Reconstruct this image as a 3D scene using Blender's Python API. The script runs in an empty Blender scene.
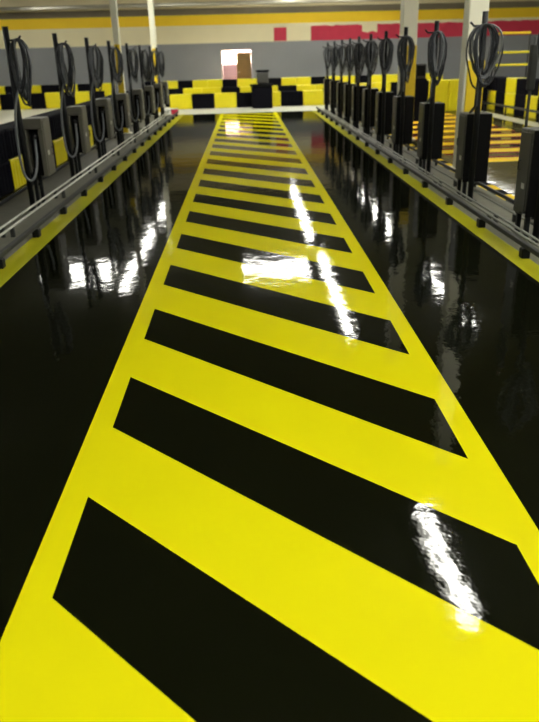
import bpy, bmesh, math, random
from mathutils import Vector, Matrix
random.seed(7)
scene = bpy.context.scene
C = scene.collection

# ------------------------------------------------------------------ camera
cam_d = bpy.data.cameras.new('camera'); cam = bpy.data.objects.new('camera', cam_d); C.objects.link(cam)
cam_d.sensor_fit = 'VERTICAL'; cam_d.sensor_height = 36.0; cam_d.sensor_width = 36.0
cam_d.lens = 706.0 / 722.0 * 36.0
F = Vector((0.020706, 0.918991, -0.393733)); R = Vector((0.999063, -0.033985, -0.026783)); U = R.cross(F)
m = Matrix((R, U, -F)).transposed().to_4x4(); m.translation = Vector((0, 0, 1.6))
cam.matrix_world = m
cam_d.clip_end = 200; cam_d.clip_start = 0.05
cam_d.dof.use_dof = True; cam_d.dof.focus_distance = 3.6; cam_d.dof.aperture_fstop = 2.7
scene.camera = cam
# ------------------------------------------------------------------ world and exposure
w = bpy.data.worlds.new('world'); scene.world = w; w.use_nodes = True
w.node_tree.nodes['Background'].inputs[0].default_value = (0.9, 0.95, 0.8, 1)
w.node_tree.nodes['Background'].inputs[1].default_value = 0.05
vs = scene.view_settings
vs.view_transform = 'Standard'; vs.look = 'None'; vs.gamma = 1; vs.use_curve_mapping = False
vs.exposure = 0.0
LAMP = 33.0            # radiance of the ceiling fluorescent tubes

# ------------------------------------------------------------------ materials
def mat(name, col, rough=0.5, metal=0.0, var=0.12, scale=6.0, bump=0.0, bscale=30.0, emit=None, strength=0, spec=0.5, coat=0.0):
    M = bpy.data.materials.new(name); M.use_nodes = True
    nt = M.node_tree; b = nt.nodes['Principled BSDF']
    b.inputs['Roughness'].default_value = rough; b.inputs['Metallic'].default_value = metal
    b.inputs['Specular IOR Level'].default_value = spec
    b.inputs['Coat Weight'].default_value = coat
    tc = nt.nodes.new('ShaderNodeTexCoord')
    n = nt.nodes.new('ShaderNodeTexNoise'); n.inputs['Scale'].default_value = scale; n.inputs['Detail'].default_value = 4
    nt.links.new(tc.outputs['Object'], n.inputs['Vector'])
    cr = nt.nodes.new('ShaderNodeMix'); cr.data_type = 'RGBA'
    cr.inputs[6].default_value = (*[c * (1 - var) for c in col], 1)
    cr.inputs[7].default_value = (*[min(1, c * (1 + var)) for c in col], 1)
    nt.links.new(n.outputs['Fac'], cr.inputs[0]); nt.links.new(cr.outputs[2], b.inputs['Base Color'])
    if bump:
        n2 = nt.nodes.new('ShaderNodeTexNoise'); n2.inputs['Scale'].default_value = bscale
        nt.links.new(tc.outputs['Object'], n2.inputs['Vector'])
        bp = nt.nodes.new('ShaderNodeBump'); bp.inputs['Distance'].default_value = bump
        nt.links.new(n2.outputs['Fac'], bp.inputs['Height']); nt.links.new(bp.outputs[0], b.inputs['Normal'])
    if emit:
        b.inputs['Emission Color'].default_value = (*emit, 1); b.inputs['Emission Strength'].default_value = strength
    return M

def floor_mat(name, col, rough, wave, spec=0.0, var=0.06, ior=1.7, coat=0.42):
    """clear coated floor: slow undulation of the coat plus a finer orange peel"""
    M = mat(name, col, rough, var=var, scale=3.0, spec=spec)
    nt = M.node_tree; b = nt.nodes['Principled BSDF']; b.inputs['Coat Weight'].default_value = coat; b.inputs['Coat IOR'].default_value = ior; b.inputs['Coat Roughness'].default_value = rough; b.inputs['Roughness'].default_value = 0.7
    tc = [n for n in nt.nodes if n.type == 'TEX_COORD'][0]
    prev = None
    for sc, dist in ((2.2, 0.0032 * wave), (8.0, 0.0013 * wave), (34.0, 0.00040 * wave)):
        n = nt.nodes.new('ShaderNodeTexNoise'); n.inputs['Scale'].default_value = sc; n.inputs['Detail'].default_value = 1.0
        nt.links.new(tc.outputs['Object'], n.inputs['Vector'])
        bp = nt.nodes.new('ShaderNodeBump'); bp.inputs['Distance'].default_value = dist
        nt.links.new(n.outputs['Fac'], bp.inputs['Height'])
        if prev: nt.links.new(prev.outputs[0], bp.inputs['Normal'])
        prev = bp
    nt.links.new(prev.outputs[0], b.inputs['Coat Normal'])
    return M

WV = 0.62
M_BLACK = floor_mat('black_epoxy', (0.0035, 0.004, 0.0015), 0.045, WV)
M_YEL = floor_mat('yellow_epoxy', (0.56, 0.515, 0.003), 0.045, WV, var=0.04)
M_YELCURB = floor_mat('yellow_edge_paint', (0.32, 0.31, 0.01), 0.35, WV * 1.5, coat=0.2)
M_TRACK = floor_mat('polished_track', (0.065, 0.057, 0.018), 0.06, 1.0, var=0.3, coat=0.6)
M_TRED = floor_mat('track_red_paint', (0.16, 0.02, 0.02), 0.2, 1.0, coat=0.15)
M_TYEL = floor_mat('track_yellow_paint', (0.75, 0.52, 0.02), 0.25, 1.0, coat=0.15)
M_CONC = mat('platform_concrete', (0.11, 0.108, 0.075), 0.7, var=0.3, scale=9, bump=0.002)
M_PALE = mat('pale_concrete', (0.62, 0.62, 0.50), 0.5, var=0.1, scale=3)
M_FARF = mat('track_floor_pale', (0.55, 0.53, 0.40), 0.4, var=0.12, scale=2)
M_WGREY = mat('wall_grey_paint', (0.26, 0.27, 0.285), 0.75, var=0.06, scale=1.5)
M_WCREAM = mat('wall_cream_paint', (0.86, 0.78, 0.52), 0.75, var=0.05, scale=1.5)
M_WYEL = mat('wall_yellow_paint', (1.0, 0.66, 0.02), 0.7, var=0.06, scale=2)
M_WRED = mat('wall_red_paint', (0.56, 0.030, 0.07), 0.7, var=0.12, scale=3)
M_WTAUPE = mat('wall_taupe_band', (0.20, 0.17, 0.12), 0.7, var=0.1, scale=3)  # dark taupe band above the yellow one
M_WTOP = mat('wall_tan_top', (0.70, 0.62, 0.40), 0.7, var=0.1, scale=1)
M_SIDE = mat('side_wall_paint', (0.22, 0.215, 0.18), 0.8, var=0.06, scale=1)
M_CEIL = mat('ceiling_paint', (0.13, 0.13, 0.105), 0.9, var=0.1, scale=1)
M_DUCT = mat('galvanised_steel', (0.45, 0.43, 0.36), 0.35, 0.9, var=0.1, scale=4)
M_BMET = mat('black_powder_coat', (0.007, 0.008, 0.009), 0.5, 0.0, spec=0.25)
M_CAB = mat('cabinet_dark_grey', (0.055, 0.055, 0.05), 0.45, 0.2, var=0.15)
M_CABL = mat('cabinet_warm_grey', (0.115, 0.11, 0.085), 0.5, 0.2, var=0.15)
M_CABK = mat('cabinet_black', (0.004, 0.004, 0.004), 0.7, spec=0.1)
M_STICK = mat('pale_sticker', (0.6, 0.6, 0.55), 0.5)
M_CABLE = mat('cable_rubber', (0.022, 0.025, 0.030), 0.42)
M_CABLEG = mat('cable_grey_sleeve', (0.15, 0.16, 0.17), 0.4)
M_PLUG = mat('plug_black', (0.012, 0.012, 0.012), 0.4)
M_COND = mat('white_conduit', (0.55, 0.56, 0.48), 0.35, 0.2)
M_CONDG = mat('grey_conduit', (0.20, 0.21, 0.18), 0.4, 0.2)
M_RAIL = mat('dark_rail_steel', (0.028, 0.030, 0.026), 0.6, 0.0, spec=0.3)
M_BYEL = mat('barrier_yellow_plastic', (0.85, 0.74, 0.01), 0.38, var=0.06)
M_BBLK = mat('barrier_black_plastic', (0.007, 0.007, 0.010), 0.85, spec=0.03)
M_COL = mat('column_cream_paint', (0.90, 0.88, 0.70), 0.6, var=0.04)
M_PAD = mat('yellow_column_pad', (0.80, 0.58, 0.01), 0.5)
M_DOOR = mat('brown_wood_door', (0.17, 0.10, 0.02), 0.5, var=0.2, scale=4)
M_PINK = mat('pink_room_paint', (0.90, 0.72, 0.66), 0.8, var=0.03)
M_PINK2 = mat('rose_shelf_paint', (0.025, 0.011, 0.014), 0.7)
M_REDC = mat('red_plastic', (0.55, 0.02, 0.06), 0.5)
M_TUBE = mat('lit_fluorescent_tube', (0.9, 0.9, 0.9), 0.5, emit=(1.0, 0.985, 0.90), strength=LAMP)
M_FIXT = mat('white_enamel', (0.7, 0.7, 0.66), 0.5)
M_RLAMP = mat('lit_room_lamp', (0.9, 0.8, 0.8), 0.5, emit=(1.0, 0.86, 0.76), strength=700.0)

# ------------------------------------------------------------------ helpers
class MB:
    def __init__(self): self.bm = bmesh.new(); self.mats = []
    def mi(self, m):
        if m not in self.mats: self.mats.append(m)
        return self.mats.index(m)
    def box(self, a, b, m, bev=0.0, seg=1):
        i = self.mi(m); bm = self.bm
        vs_ = [bm.verts.new((x, y, z)) for z in (a[2], b[2]) for y in (a[1], b[1]) for x in (a[0], b[0])]
        fs = [bm.faces.new([vs_[k] for k in f]) for f in ((0, 2, 3, 1), (4, 5, 7, 6), (0, 1, 5, 4), (2, 6, 7, 3), (0, 4, 6, 2), (1, 3, 7, 5))]
        for f in fs: f.material_index = i
        if bev:
            es = list({e for f in fs for e in f.edges})
            r = bmesh.ops.bevel(bm, geom=es, offset=bev, segments=seg, affect='EDGES', profile=0.5)
            for f in r['faces']: f.material_index = i; 
        return self
    def tube(self, pts, r, m, n=8, closed=False, cap=True):
        i = self.mi(m); bm = self.bm; pts = [Vector(p) for p in pts]; rings = []; N = len(pts); ref = None
        for k, p in enumerate(pts):
            if closed: t = (pts[(k + 1) % N] - pts[k - 1]).normalized()
            else: t = (pts[min(k + 1, N - 1)] - pts[max(k - 1, 0)]).normalized()
            if ref is None:
                ref = Vector((0, 0, 1)) if abs(t.z) < 0.9 else Vector((1, 0, 0))
            u = (ref - t * ref.dot(t)).normalized(); ref = u; v = t.cross(u)
            rings.append([bm.verts.new(p + u * (r * math.cos(2 * math.pi * j / n)) + v * (r * math.sin(2 * math.pi * j / n))) for j in range(n)])
        rng = range(N if closed else N - 1)
        for k in rng:
            A, B = rings[k], rings[(k + 1) % N]
            for j in range(n):
                f = bm.faces.new((A[j], A[(j + 1) % n], B[(j + 1) % n], B[j])); f.material_index = i; f.smooth = True
        if cap and not closed:
            for rr in (rings[0][::-1], rings[-1]):
                f = bm.faces.new(rr); f.material_index = i
        return self
    def poly(self, pts, m):
        f = self.bm.faces.new([self.bm.verts.new(p) for p in pts]); f.material_index = self.mi(m); return f
    def build(self, name, parent=None):
        me = bpy.data.meshes.new(name)
        bmesh.ops.recalc_face_normals(self.bm, faces=self.bm.faces) if getattr(self, 'recalc', True) else None
        self.bm.to_mesh(me); self.bm.free()
        for m_ in self.mats: me.materials.append(m_)
        o = bpy.data.objects.new(name, me); C.objects.link(o)
        if parent: o.parent = parent
        return o
def tag(o, label, cat, group=None, kind=None):
    o['label'] = label; o['category'] = cat
    if group: o['group'] = group
    if kind: o['kind'] = kind
    return o
def empty(name, loc, label, cat, group=None, rz=0):
    o = bpy.data.objects.new(name, None); C.objects.link(o); o.location = loc; o.rotation_euler = (0, 0, rz); o.empty_display_size = 0.1
    return tag(o, label, cat, group)
def struct(o): o['kind'] = 'structure'; return o
def copy_tree(o, parent=None):
    c = o.copy(); C.objects.link(c)
    if parent: c.parent = parent
    for ch in o.children: copy_tree(ch, c)
    return c
ORD = ['nearest', 'second', 'third', 'fourth', 'fifth', 'sixth', 'seventh', 'eighth', 'ninth', 'tenth', 'eleventh', 'twelfth', 'thirteenth', 'fourteenth', 'fifteenth', 'sixteenth', 'seventeenth', 'eighteenth', 'nineteenth', 'twentieth']
def ord2(k): return 'nearest' if k == 0 else ORD[k] + ' from camera'
def orl(k, first='first'): return first if k == 0 else ORD[k]

# ------------------------------------------------------------------ floor
f = MB(); f.recalc = False
def rect(x0, x1, y0, y1, m, z=0.0): f.poly([(x0, y0, z), (x1, y0, z), (x1, y1, z), (x0, y1, z)], m)
END = 24.3
LX0, LX1, RX0, RX1 = -0.803, -0.691, 0.898, 1.006
CL0, CL1, CR0, CR1 = -2.20, -1.98, 2.155, 2.33
rect(CL1, LX0, -5, END, M_BLACK); rect(RX1, CR0, -5, END, M_BLACK)
rect(LX0, LX1, -5, END, M_YEL); rect(RX0, RX1, -5, END, M_YEL)
rect(CL0, CL1, -5, END, M_YELCURB); rect(CR0, CR1, -5, END, M_YELCURB)
rect(-3.12, CL0, -5, END, M_CONC); rect(CR1, 3.0, -5, END, M_CONC)
# hazard stripes at 45 degrees between the two edge lines, split exactly along their borders
y0, P, B, S = 2.4207, 1.16325, 0.5817, 1.5797
def clip(poly):
    for sgn, lim in ((1, -5.0), (-1, END)):
        out = []
        for a, b in zip(poly, poly[1:] + poly[:1]):
            ia, ib = sgn * (a[1] - lim) >= 0, sgn * (b[1] - lim) >= 0
            if ia: out.append(a)
            if ia != ib:
                t = (lim - a[1]) / (b[1] - a[1]); out.append((a[0] + t * (b[0] - a[0]), lim, 0))
        poly = out
        if len(poly) < 3: return None
    return poly
for k in range(-7, 22):
    t = y0 + k * P
    for a, b, mm in ((t, t - B, M_BLACK), (t - B, t - P, M_YEL)):
        pg = clip([(LX1, b, 0), (RX0, b - S, 0), (RX0, a - S, 0), (LX1, a, 0)])
        if pg: f.poly(pg, mm)
# track either side and the pale strip across the far end
rect(-16, -3.12, -5, 14, M_TRACK); rect(-16, -3.12, 14, END, M_FARF)
rect(-16, -3.12, END, 46, M_FARF); rect(-3.12, 6.9, END, 27.2, M_PALE); rect(-3.12, 18, 27.2, 46, M_FARF)
rect(6.9, 18, 24.3, 27.2, M_FARF)
# right track lane: yellow dashes by the platform, hazard hatching, white edge line
k = 0; yy = 3.0
rect(3.0, 3.2, -5, 3.0, M_TYEL)
while yy < END:
    rect(3.0, 3.2, yy, min(yy + 0.35, END), M_TYEL if k % 2 else M_BBLK); yy += 0.35; k += 1
rect(3.2, 3.4, -5, END, M_TRACK); rect(3.4, 5.9, -5, 11.4, M_TRACK); rect(5.9, 6.6, -5, END, M_TRACK)
yy = 11.4; k = 0
seq = [(0.45, M_TYEL), (0.22, M_TRED), (0.30, M_TRACK), (0.22, M_TRED)]
while yy < END - 0.3:
    L, mm = seq[k % 4]; e = min(yy + L, END)
    rect(3.4, 5.9, yy, e, mm); yy = e; k += 1
if yy < END: rect(3.4, 5.9, yy, END, M_TRACK)
rect(6.6, 7.05, -5, 24.3, M_FARF); rect(7.05, 18, -5, 24.3, M_TRACK)
fl = struct(f.build('floor'))

# ------------------------------------------------------------------ walls
SL = 0.08
def wy(x, d=0.0): return 40.0 + SL * x + d
wl = MB(); wl.recalc = False
def wq(x0, x1, z0, z1, m, d=0.0, rough_edge=0):
    wl.poly([(x0, wy(x0, d), z0), (x1, wy(x1, d), z0), (x1, wy(x1, d), z1), (x0, wy(x0, d), z1)], m)
DX0, DX1, DZ = -1.09, 0.41, 2.02
wq(-16, DX0, 0, 2.40, M_WGREY); wq(DX1, 18, 0, 2.40, M_WGREY); wq(DX0, DX1, DZ, 2.40, M_WGREY)
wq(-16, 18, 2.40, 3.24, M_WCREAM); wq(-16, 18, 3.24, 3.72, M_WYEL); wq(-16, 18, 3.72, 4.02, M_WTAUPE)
wq(-16, 18, 4.02, 6.6, M_WTOP)
# red repainting in progress: brushed patches with a ragged top
def brushed(x0, x1, z0, z1, amp, d=-0.004):
    n = max(3, int((x1 - x0) / 0.25)); rnd = random.Random(int(x0 * 10))
    top = [(x0 + (x1 - x0) * i / n, z1 + (rnd.random() - 0.5) * amp) for i in range(n + 1)]
    for (xa, za), (xb, zb) in zip(top, top[1:]):
        wl.poly([(xa, wy(xa, d), z0), (xb, wy(xb, d), z0), (xb, wy(xb, d), zb), (xa, wy(xa, d), za)], M_WRED)
brushed(1.62, 2.28, 2.42, 3.06, 0.05); brushed(3.55, 6.25, 2.40, 3.08, 0.08)
brushed(6.25, 7.05, 2.40, 2.74, 0.10); brushed(7.05, 18, 2.40, 3.10, 0.05)
struct(wl.build('wall_back'))
t = MB()   # steel header beam under the roof edge in front of the wall
t.box((-16, 38.2, 4.02), (18, 38.45, 4.20), M_DUCT, 0.04, 2); struct(t.build('trim_1'))
t = MB(); t.box((-16.2, -5, 0), (-16, 46, 6.6), M_SIDE); struct(t.build('wall_left'))
t = MB(); t.box((18, -5, 0), (18.2, 46, 6.6), M_SIDE); struct(t.build('wall_right'))
t = MB(); t.box((-16, -5.2, 0), (18, -5, 6.6), M_SIDE); struct(t.build('wall_front'))
t = MB(); t.box((-16.2, -5.2, 5.05), (18.2, 46, 5.2), M_CEIL); struct(t.build('ceiling'))
# lit pink room behind the doorway
t = MB()
for a, b, mm in (((-1.9, 42.6, 0), (1.3, 42.7, 2.5), M_PINK), ((-2.0, 40.1, 0), (-1.9, 42.7, 2.5), M_PINK), ((1.3, 40.3, 0), (1.4, 42.7, 2.5), M_PINK),
                 ((-2.0, 40.2, 2.5), (1.4, 42.7, 2.6), M_PINK), ((-1.9, 42.2, 0), (1.3, 42.59, 1.35), M_PINK2)):
    t.box(a, b, mm); struct(t.build('wall_room')); t = MB()
t.bm.free()
t = MB()
for z in (0.80, 1.0, 1.2, 1.35): t.box((-1.9, 42.12, z), (1.3, 42.2, z + 0.02), M_PINK2)
struct(t.build('trim_2'))
t = MB(); t.box((DX0 - .06, wy(DX0) - .05, 0), (DX0, wy(DX0) + .12, DZ + .05), M_PINK); t.box((DX1, wy(DX1) - .05, 0), (DX1 + .06, wy(DX1) + .12, DZ + .05), M_WGREY)
t.box((DX0, wy(-.3) - .07, DZ), (DX1, wy(-.3) + .12, DZ + .06), M_PINK); struct(t.build('trim_3'))
t = MB(); t.box((-0.36, wy(0) + .02, 0), (0.40, wy(0) + .07, 1.93), M_DOOR, 0.006)
d1 = struct(t.build('door_1'))
t = MB(); t.tube([(-0.30, wy(0) + .02, .98), (-0.30, wy(0) - .04, .98), (-0.18, wy(0) - .04, .98)], .012, M_DUCT); t.build('door_handle', d1)
lr = empty('room_lamp', (-0.4, 41.4, 2.46), 'lit warm ceiling lamp inside the pink room behind the far doorway', 'lamp')
t = MB(); t.box((-0.45, -0.45, -0.04), (0.45, 0.45, 0), M_FIXT, .01); t.build('housing', lr)
t = MB(); t.box((-0.4, -0.4, -0.06), (0.4, 0.4, -0.041), M_RLAMP); t.build('diffuser', lr)

# ------------------------------------------------------------------ ceiling lamps
def lamp_proto():
    r = empty('fluorescent_lamp', (0, 0, 0), '', 'ceiling lamp', 'fluorescent ceiling lamps')
    t = MB(); t.box((-.19, -1.14, .04), (.19, 1.14, .11), M_FIXT, .012); t.build('housing', r)
    for s in (-1, 1):
        t = MB(); t.tube([(s * .065, -1.09, 0.0), (s * .065, 1.09, 0.0)], .048, M_TUBE, 8); t.build('tube', r)
        
    for yy in (-.4, .4):
        t = MB(); t.box((-.006, yy - .006, .11), (.006, yy + .006, .2), M_DUCT); t.build('hanger', r)
    return r
HL = 4.80
spots = [(2.50, 7.75, 0, 'above the near hatched lane')]
for y in (17.6, 20.2, 23.0): spots.append((2.45, y, 0, 'in the row right of the hatched lane'))
for y in (27.8, 30.5, 33.6, 37.0): spots.append((2.36, y, 0, 'far back right of the hatched lane'))
for y in (17.8, 20.8, 28.2, 30.9, 34.0, 37.2): spots.append((5.6, y, 0, 'over the right charging stations'))
for y in (22.3, 25.0, 27.9, 32.8): spots.append((-4.0, y, 0, 'over the left charging stations'))
for y in (22.3, 23.15): spots.append((0.83, y, 1, 'set crosswise over the far hatched lane'))
for y in (22.4, 23.5): spots.append((-5.7, y, 1, 'set crosswise over the left track'))
for y in (20.5, 23.3, 26.2, 29.2, 32.2, 35.2): spots.append((11.8, y, 0, 'over the far right of the track'))
for y in (10.2, 7.2, 3.6): spots.append((6.4, y, 0, 'added out of view over the near right stations'))  # added lamps out of frame, they brighten the right columns
for y in (7.6, 4.8, 1.6): spots.append((4.9, y, 0, 'added unseen over the right platform nearest the camera'))  # extra unseen lamps for the column fronts and the near floor
for x, y in ((2.6, 1.4), (2.6, -1.2), (2.6, -3.6), (-0.8, 1.4), (-0.8, -1.2), (-0.8, -3.6), (0.9, 1.4), (0.9, -1.2)): spots.append((x, y, 0, 'added overhead behind the camera'))  # fill lamps added behind the camera to brighten the near floor
for y in (12.5, 9.5): spots.append((-6.6, y, 0, 'added over the near end of the left track'))  # added off frame to lift the slim left columns
for y in (13.5, 10.5): spots.append((8.8, y, 0, 'added over the near end of the right track'))  # added off frame as more light on the right columns
for y in (31.0, 35.0): spots.append((-10.5, y, 0, 'added over the far left track'))  # added as extra light for the far wall
lp = lamp_proto(); cnt = {}
for i, (x, y, tr, n) in enumerate(spots):
    o = lp if i == 0 else copy_tree(lp)
    o.location = (x, y, HL); o.rotation_euler.z = math.pi / 2 if tr else 0
    c = cnt.get(n, 0); cnt[n] = c + 1
    o['label'] = '%s lit twin-tube ceiling lamp %s' % (orl(c, 'nearest'), n)

# ------------------------------------------------------------------ columns
def column(x, y, w, padz, label, lean=0):
    c = empty('steel_column', (x, y, 0), label, 'column')
    h = w / 2
    t = MB(); t.box((-h, -h, 0), (h, h, 5.05), M_COL, .012); t.build('shaft', c)
    t = MB(); t.box((-h * .8, -h - .035, .02), (h * 1.0, -h - .001, padz), M_PAD, .01); t.build('yellow_pad', c)
    t = MB(); t.box((-h - .06, -h - .06, 0), (h + .06, h + .06, .02), M_COL); t.build('base_plate', c)
column(3.235, 10.75, .27, 1.50, 'cream column behind the nearest right charging stations, widest of the four')
column(3.24, 15.1, .29, 1.76, 'cream column farther back behind the middle right charging stations')
column(-2.95, 18.3, .15, 2.0, 'slim cream column behind the left stations, left of the other slim one')
column(-2.93, 25.6, .17, 2.0, 'slim cream column near the far end of the left stations')

# ------------------------------------------------------------------ charging stations (local: +x faces the lane, y away from camera)
def station(side, cabm, facem):
    """side = +1: lane is towards local +x"""
    s = side
    r = empty('charging_station', (0, 0, 0), '', 'charging station')
    t = MB(); t.tube([(0, 0, 0), (0, 0, 2.0)], .033, M_BMET, 8); p = t.build('pole', r)
    t = MB(); t.tube([(0, 0, 1.86), (s * .12, -.02, 1.86), (s * .16, -.02, 1.90)], .012, M_BMET, 6); t.build('hook', p)
    t = MB(); t.box((-.06, -.06, 0), (.06, .06, .012), M_BMET); t.build('base_plate', p)
    for yy in (.16, .38):
        t = MB(); t.box((-.02 + s * .03, yy - .02, 0), (.02 + s * .03, yy + .02, .46 if s > 0 else .24), M_BMET); t.build('leg', r)
    # cabinet: a folded hood, deep recess open towards the camera
    x0, x1, ya, yb, z0, z1 = (-.03, .215, .10, .46, .37, 1.03) if s > 0 else (-.21, .08, .10, .42, .20, .96)
    if s < 0: x0, x1 = -x1, -x0
    t = MB()
    t.box((x0, ya + .14, z0), (x1, yb, z1), cabm, .012, 2)                # body
    t.box((x0, ya, z1 - .12), (x1, ya + .14, z1), cabm, .008)             # hood over the recess
    tw = .055
    t.box((x0, ya, z0 + .05), (x0 + tw, ya + .14, z1 - .12), cabm, .006)
    t.box((x1 - tw, ya, z0 + .0), (x1, ya + .14, z1 - .12), cabm, .006)
    cab = t.build('cabinet', r)
    t = MB(); t.box((x0 + tw, ya + .13, z0), (x1 - tw, ya + .139, z1 - .12), M_CABK); t.build('recess_panel', cab)
    fx = x1 if s > 0 else x0
    t = MB(); t.box((min(fx, fx + s * .008), ya + .03, z0 + .03), (max(fx, fx + s * .008), yb - .03, z1 - .03), facem, .003); d = t.build('door', cab)
    t = MB(); t.box((min(fx + s * .009, fx + s * .011), ya + .08, z0 + .24), (max(fx + s * .009, fx + s * .011), ya + .15, z0 + .29), M_STICK); t.build('sticker', d)
    t = MB(); t.tube([(fx + s * .008, yb - .10, .60), (fx + s * .03, yb - .10, .60), (fx + s * .03, yb - .10, .68), (fx + s * .008, yb - .10, .68)], .006, M_BMET, 6); t.build('handle', d)
    return r, cab
def shaded_side(cab, s):
    t = MB(); t.box((-.078, .092, .20), (.208, .0995, .955), M_CABK); t.build('shade_panel', cab)  # black sheet standing in for shade on the camera-facing side

def coil(seed, side, wide, low, parent):
    """cable bundle hung on the hook: many loose loops gathered at the bottom, a tail and the plug"""
    rnd = random.Random(seed); s = side
    t = MB(); nl = 12
    top = 1.875
    cx = .12 if s > 0 else 0.0
    for i in range(nl):
        a = wide * .5 * (0.35 + 0.65 * i / (nl - 1)); zc0 = top - .02 * rnd.random()
        hgt = (top - low) * rnd.uniform(.72, 1.05); tw = rnd.uniform(-.5, .5)
        yo = rnd.uniform(-.05, .05) - .045; dx = rnd.uniform(-.02, .02)
        pts = []
        for j in range(24):
            th = 2 * math.pi * j / 24
            sx = math.sin(th); up = (1 + math.cos(th)) / 2
            ww = a * abs(sx) ** .8 * (1 if sx > 0 else -1) * (.55 + .55 * min(1, up * 1.3))
            pts.append((cx + dx * (1 - up) * 2 + ww * math.cos(tw) + .010 * rnd.random(), yo + ww * math.sin(tw), zc0 - hgt * (1 - up)))
        t.tube(pts, .0105, M_CABLE if i % 3 else M_CABLEG, 6, closed=True)
    if s < 0:   # gathered strands falling to the cabinet top
        for i in range(4):
            x = rnd.uniform(-.07, .0)
            t.tube([(x * .6, -.05, low + .22), (x, -.06, low + .05), (x * 1.1 + .01, -.03, 1.05), (x, .13, .975)], .013, M_CABLEG if i == 1 else M_CABLE, 6)
    o = t.build('charging_cable', parent)
    if s > 0:
        t = MB()
        pts = [(.10, -.05, low + .25), (.0, -.07, low), (-.04, -.07, .9), (-.04, -.08, .60), (-.02, -.08, .40), (.05, -.05, .33), (.10, 0, .42), (.12, .05, .58), (.11, .10, .74), (.10, .17, .82)]
        for _ in range(2):
            q = [pts[0]]
            for A, B_ in zip(pts, pts[1:]):
                q.append(tuple(A[i] * .75 + B_[i] * .25 for i in range(3))); q.append(tuple(A[i] * .25 + B_[i] * .75 for i in range(3)))
            q.append(pts[-1]); pts = q
        t.tube(pts, .015, M_CABLEG, 7); t.build('cable_tail', o)
        t = MB(); t.tube([(.10, .14, .80), (.10, .215, .86)], .032, M_PLUG, 8); t.build('plug', o)

left_y = [8.65, 10.85, 13.0, 15.1, 17.4, 19.5, 21.6, 23.3]
right_y = [6.28, 8.30, 10.35, 12.3, 14.0, 15.65, 17.25, 18.7, 20.2, 21.9, 23.6]
pl, cl_ = station(1, M_CABL, M_CABL); pr, cr_ = station(-1, M_CAB, M_CAB); shaded_side(cr_, -1)
lefts = [pl] + [copy_tree(pl) for _ in left_y[1:]]; rights = [pr] + [copy_tree(pr) for _ in right_y[1:]]
for k, (o, y) in enumerate(zip(lefts, left_y)):
    o.location = (-2.60, y, 0); o['group'] = 'left row of charging stations'
    o['label'] = 'warm grey charging station with tall cable pole, %s in the left row' % ord2(k)
    coil(10 + k, 1, .22, 1.20, o)
for k, (o, y) in enumerate(zip(rights, right_y)):
    o.location = (2.60, y, 0); o['group'] = 'right row of charging stations'
    o['label'] = 'dark grey charging station with tall cable pole, %s in the right row' % ord2(k)
    coil(40 + k, -1, .40 if k < 2 else .27, 1.22, o)

# ------------------------------------------------------------------ conduits, bumper rails, back rails
def pipe(name, x, z, y0_, y1_, r, m, label, cat, brk=0, off=0, bm_=None, bx=0):
    o = empty(name, (x, y0_, 0), label, cat)
    t = MB(); t.tube([(0, 0, z), (0, y1_ - y0_, z)], r, m, 8); t.build('pipe', o)
    y = off
    while brk and y < y1_ - y0_:
        t = MB(); t.box((-.018 + bx, y - .02, 0), (.018 + bx, y + .02, z - r * .3), bm_ or M_BMET); t.build('bracket', o); y += brk
    return o
Y0 = 1.5
for x, w_ in ((-2.51, 'outer'), (-2.41, 'inner')):
    pipe('conduit', x, .10, Y0, 24.0, .013, M_COND, 'white conduit running along the left platform, %s of the pair' % w_, 'pipe', 2.2, 1.3, M_RAIL)
for x, w_ in ((2.435, 'nearest the lane'), (2.505, 'middle one'), (2.70, 'farthest from the lane')):
    pipe('conduit', x, .08, Y0, 24.0, .012, M_CONDG, 'grey conduit along the right platform, %s of three' % w_, 'pipe', 2.2, 1.2, M_RAIL)
def bumper(x, label, ys):
    o = empty('bumper_rail', (x, Y0, 0), label, 'rail')
    t = MB(); t.box((-.02, 0, .085), (.02, 24.1 - Y0, .13), M_RAIL, .008, 2); t.build('beam', o)
    for y in ys:
        t = MB(); t.box((-.035, y - Y0 - .04, 0), (.035, y - Y0 + .04, .084), M_BMET, .006); t.build('bracket', o)
bumper(-2.16, 'low dark bumper rail beside the yellow edge line on the left', [2.5 + 1.165 * i for i in range(19)])
bumper(2.30, 'low dark bumper rail beside the yellow edge line on the right', [2.2 + 1.18 * i for i in range(19)])
def low_fence(x, label, h, ys):
    o = empty('low_rail', (x, Y0, 0), label, 'rail')
    t = MB(); t.box((-.015, 0, .05), (.015, 22.6, .09), M_BMET, .005); t.build('lower_bar', o)
    for y in ys:
        t = MB(); t.box((-.015, y - Y0 - .015, 0), (.015, y - Y0 + .015, h), M_BMET); t.build('post', o)
low_fence(-3.02, 'thin black rail with posts along the back of the left platform', .62, [8.3 + 2.2 * i for i in range(-2, 8)])
low_fence(2.93, 'thin black rail with posts along the back of the right platform', .12, [7.2 + 2.0 * i for i in range(-2, 8)])

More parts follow.
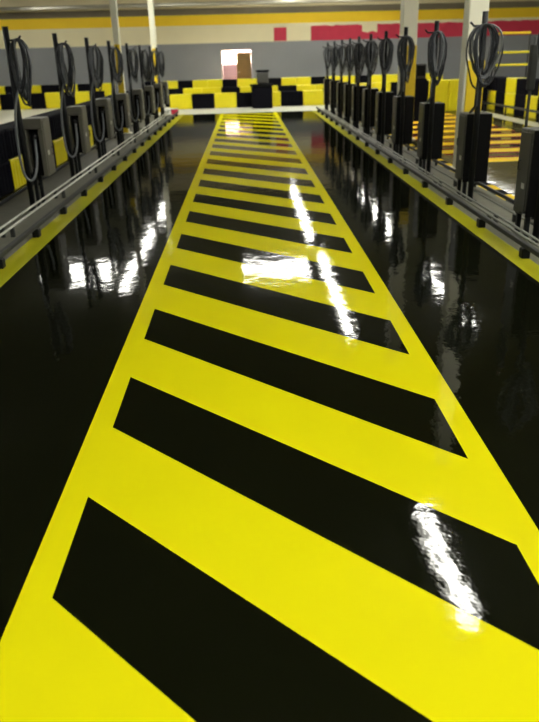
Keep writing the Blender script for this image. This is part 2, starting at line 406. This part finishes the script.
# ------------------------------------------------------------------ barrier blocks
def block_mesh(L, D, H, m, ribs=6):
    t = MB(); t.box((-L / 2 + .004, -D / 2, 0), (L / 2 - .004, D / 2, H), m, .025, 2)
    for i in range(ribs):
        x = -L / 2 + L * (i + .5) / ribs
        for s in (-1, 1):
            t.box((x - .012, s * D / 2 - .010, .04), (x + .012, s * D / 2 + .010, H - .04), m, .004)
    o = t.build('barrier_block'); return o
protos = {}
def block(x, y, z, rz, L, D, H, yellow, label, group):
    key = (L, D, H, yellow)
    if key not in protos:
        o = protos[key] = block_mesh(L, D, H, M_BYEL if yellow else M_BBLK)
    else:
        o = protos[key].copy(); C.objects.link(o)
    o.location = (x, y, z); o.rotation_euler = (0, 0, rz)
    tag(o, label, 'barrier', group); return o
def row(name, x0, y0_, x1, y1_, L, D, H, z=0, start=0, pattern=None, where=''):
    dx, dy = x1 - x0, y1_ - y0_; d = math.hypot(dx, dy); n = int(d / L + .5); a = math.atan2(dy, dx)
    for i in range(n):
        yel = (i + start) % 2 if pattern is None else pattern[i % len(pattern)]
        s_ = (i + .5) * L
        block(x0 + math.cos(a) * s_, y0_ + math.sin(a) * s_, z, a, L, D, H, bool(yel),
              '%s barrier block, %s %s' % ('yellow' if yel else 'black', orl(i), where), name)
# far end, centre: three rows rising away from the camera
row('front barrier row at the far end', -2.7, 27.25, 4.5, 27.25, .8, .40, .50, start=1, where='from the left in the front row at the far end')
row('middle barrier row at the far end', -3.05, 28.9, 6.0, 28.9, .72, .36, .64, start=0, pattern=[0,1,1], where='from the left in the middle row at the far end')
row('back barrier row at the far end', -3.4, 32.0, 8.4, 32.0, .62, .40, .84, start=0, pattern=[1,0,1], where='from the left in the back row at the far end')
# left background
row('front barrier row on the left track', -12.0, 30.0, -5.9, 30.6, .58, .40, .58, start=0, where='from the left in the front row of the left track')
row('back barrier row on the left track', -13.0, 34.0, -5.4, 34.0, .80, .40, .78, start=1, where='from the left in the back row of the left track')
# dark barrier right behind the left stations, two tiers
row('lower tier behind the left stations', -3.42, 6.9, -3.42, 22.9, .80, .36, .42, pattern=[0, 0, 0, 0, 1, 0, 0, 1, 0, 0, 1, 0, 0, 1, 0, 0, 1, 0, 0, 1], where='from the camera in the lower tier behind the left stations')
row('upper tier behind the left stations', -3.42, 6.9, -3.42, 22.9, .80, .36, .40, z=.421, pattern=[0], where='from the camera in the upper tier behind the left stations')
# right background
row('barrier row behind the right stations', 4.84, 22.4, 7.24, 22.4, .60, .40, .88, pattern=[0, 1, 1, 0], where='from the left behind the right stations')
row('barrier row along the right track edge', 7.52, 22.6, 7.52, 13.0, .8, .40, .55, start=1, where='from the far end along the right track edge')
row('upper barrier row along the right track edge', 7.52, 22.6, 7.52, 17.0, .8, .40, .38, z=.551, start=0, pattern=[0,0,1], where='from the far end, upper tier on the right')
row('barrier row at the far right', 8.2, 24.6, 14.0, 25.4, .9, .45, .72, start=1, where='from the left in the far right row')

# ------------------------------------------------------------------ small things
b = empty('storage_bin', (.60, 26.35, 0), 'large black plastic bin standing in front of the far barrier', 'bin')
t = MB(); t.box((-.36, -.28, 0), (.36, .28, .72), M_BBLK, .05, 2); t.build('body', b)
t = MB(); t.box((-.40, -.31, .721), (.40, .31, .79), M_CABK, .02, 2); t.build('lid', b)
b = empty('storage_bin', (.64, 26.35, .80), 'smaller black bin stacked on the large one at the far barrier', 'bin')
t = MB(); t.box((-.20, -.2, 0), (.20, .2, .38), M_CAB, .04, 2); t.build('body', b)
t = MB(); t.box((-.23, -.22, .381), (.23, .22, .44), M_BBLK, .02, 2); t.build('lid', b)
def kiosk(x, y, label):
    b = empty('control_box', (x, y, 0), label, 'control box')
    t = MB(); t.box((-.17, -.15, 0), (.17, .15, 1.02), M_BBLK, .02, 2); t.build('pedestal', b)
    t = MB(); t.box((-.14, -.13, 1.021), (.14, .10, 1.38), M_CAB, .03, 2); h = t.build('monitor', b)
    t = MB(); t.box((-.11, -.139, 1.08), (.11, -.131, 1.33), M_CABK); t.build('screen', h)
kiosk(4.55, 19.6, 'black control box on a pedestal behind the right stations')
kiosk(-3.03, 24.6, 'black control box on a pedestal at the end of the left stations')
b = empty('supply_crate', (-2.35, 24.75, 0), 'small red and pale crate at the far end of the left platform', 'crate')
t = MB(); t.box((-.13, -.15, 0), (.13, .15, .15), M_REDC, .01); t.build('body', b)
t = MB(); t.box((-.14, -.16, .151), (.14, .16, .17), M_STICK, .005); t.build('lid', b)
b = empty('paper_bundle', (-2.55, 24.3, 0), 'crumpled white cloth bundle beside the red crate at the left platform end', 'bundle')
t = MB(); i0 = t.mi(M_STICK)
bmesh.ops.create_icosphere(t.bm, subdivisions=3, radius=.16)
rnd = random.Random(3)
for v in t.bm.verts: v.co *= rnd.uniform(.8, 1.1); v.co.z = max(0, v.co.z * .8 + .1)
t.build('cloth', b)
# yellow three-bar rack against the right background
b = empty('yellow_bar_rack', (10.45, 29.5, 0), 'yellow rack of three horizontal bars against the wall at far right', 'rack')
for xx, hh in ((-.62, 2.3), (.62, 2.3)):
    t = MB(); t.tube([(xx, .08, 0), (xx, .08, hh)], .03, M_RAIL, 8); t.build('post', b)
for xx0, xx1, z, mm in ((-.45, .42, 2.25, M_WYEL), (-.62, .62, 1.57, M_BYEL), (-.62, .62, 1.12, M_BYEL)):
    t = MB(); t.box((xx0 if z < 2 else -.62, 0, z - .04), (xx1 if z < 2 else .62, .05, z + .04), mm, .01); t.build('bar', b)
# low steel guard rail on posts in the right background
b = empty('guard_rail', (7.0, 17.5, 0), 'low dark guard rail along the white line of the right track', 'rail')
t = MB(); t.tube([(0, -5, .25), (0, 4.4, .25)], .03, M_BMET, 8); t.build('bar', b)
for yy in (-4.8, -2.4, 0, 2.4, 4.2):
    t = MB(); t.box((-.02, yy - .02, 0), (.02, yy + .02, .23), M_BMET); t.build('post', b)

b = empty('slim_post', (2.75, 7.20, 0), 'slim grey post with a white tag beside the nearest right charging station', 'post')
t = MB(); t.tube([(0, 0, 0), (0, 0, 1.72)], .016, M_RAIL, 8); t.build('shaft', b)
t = MB(); t.box((-.03, -.03, .42), (.03, -.017, .52), M_STICK, .004); t.build('tag_plate', b)
t = MB(); t.box((-.035, -.035, 1.25), (.035, .035, 1.66), M_RAIL, .015, 2); t.build('cable_gland', b)
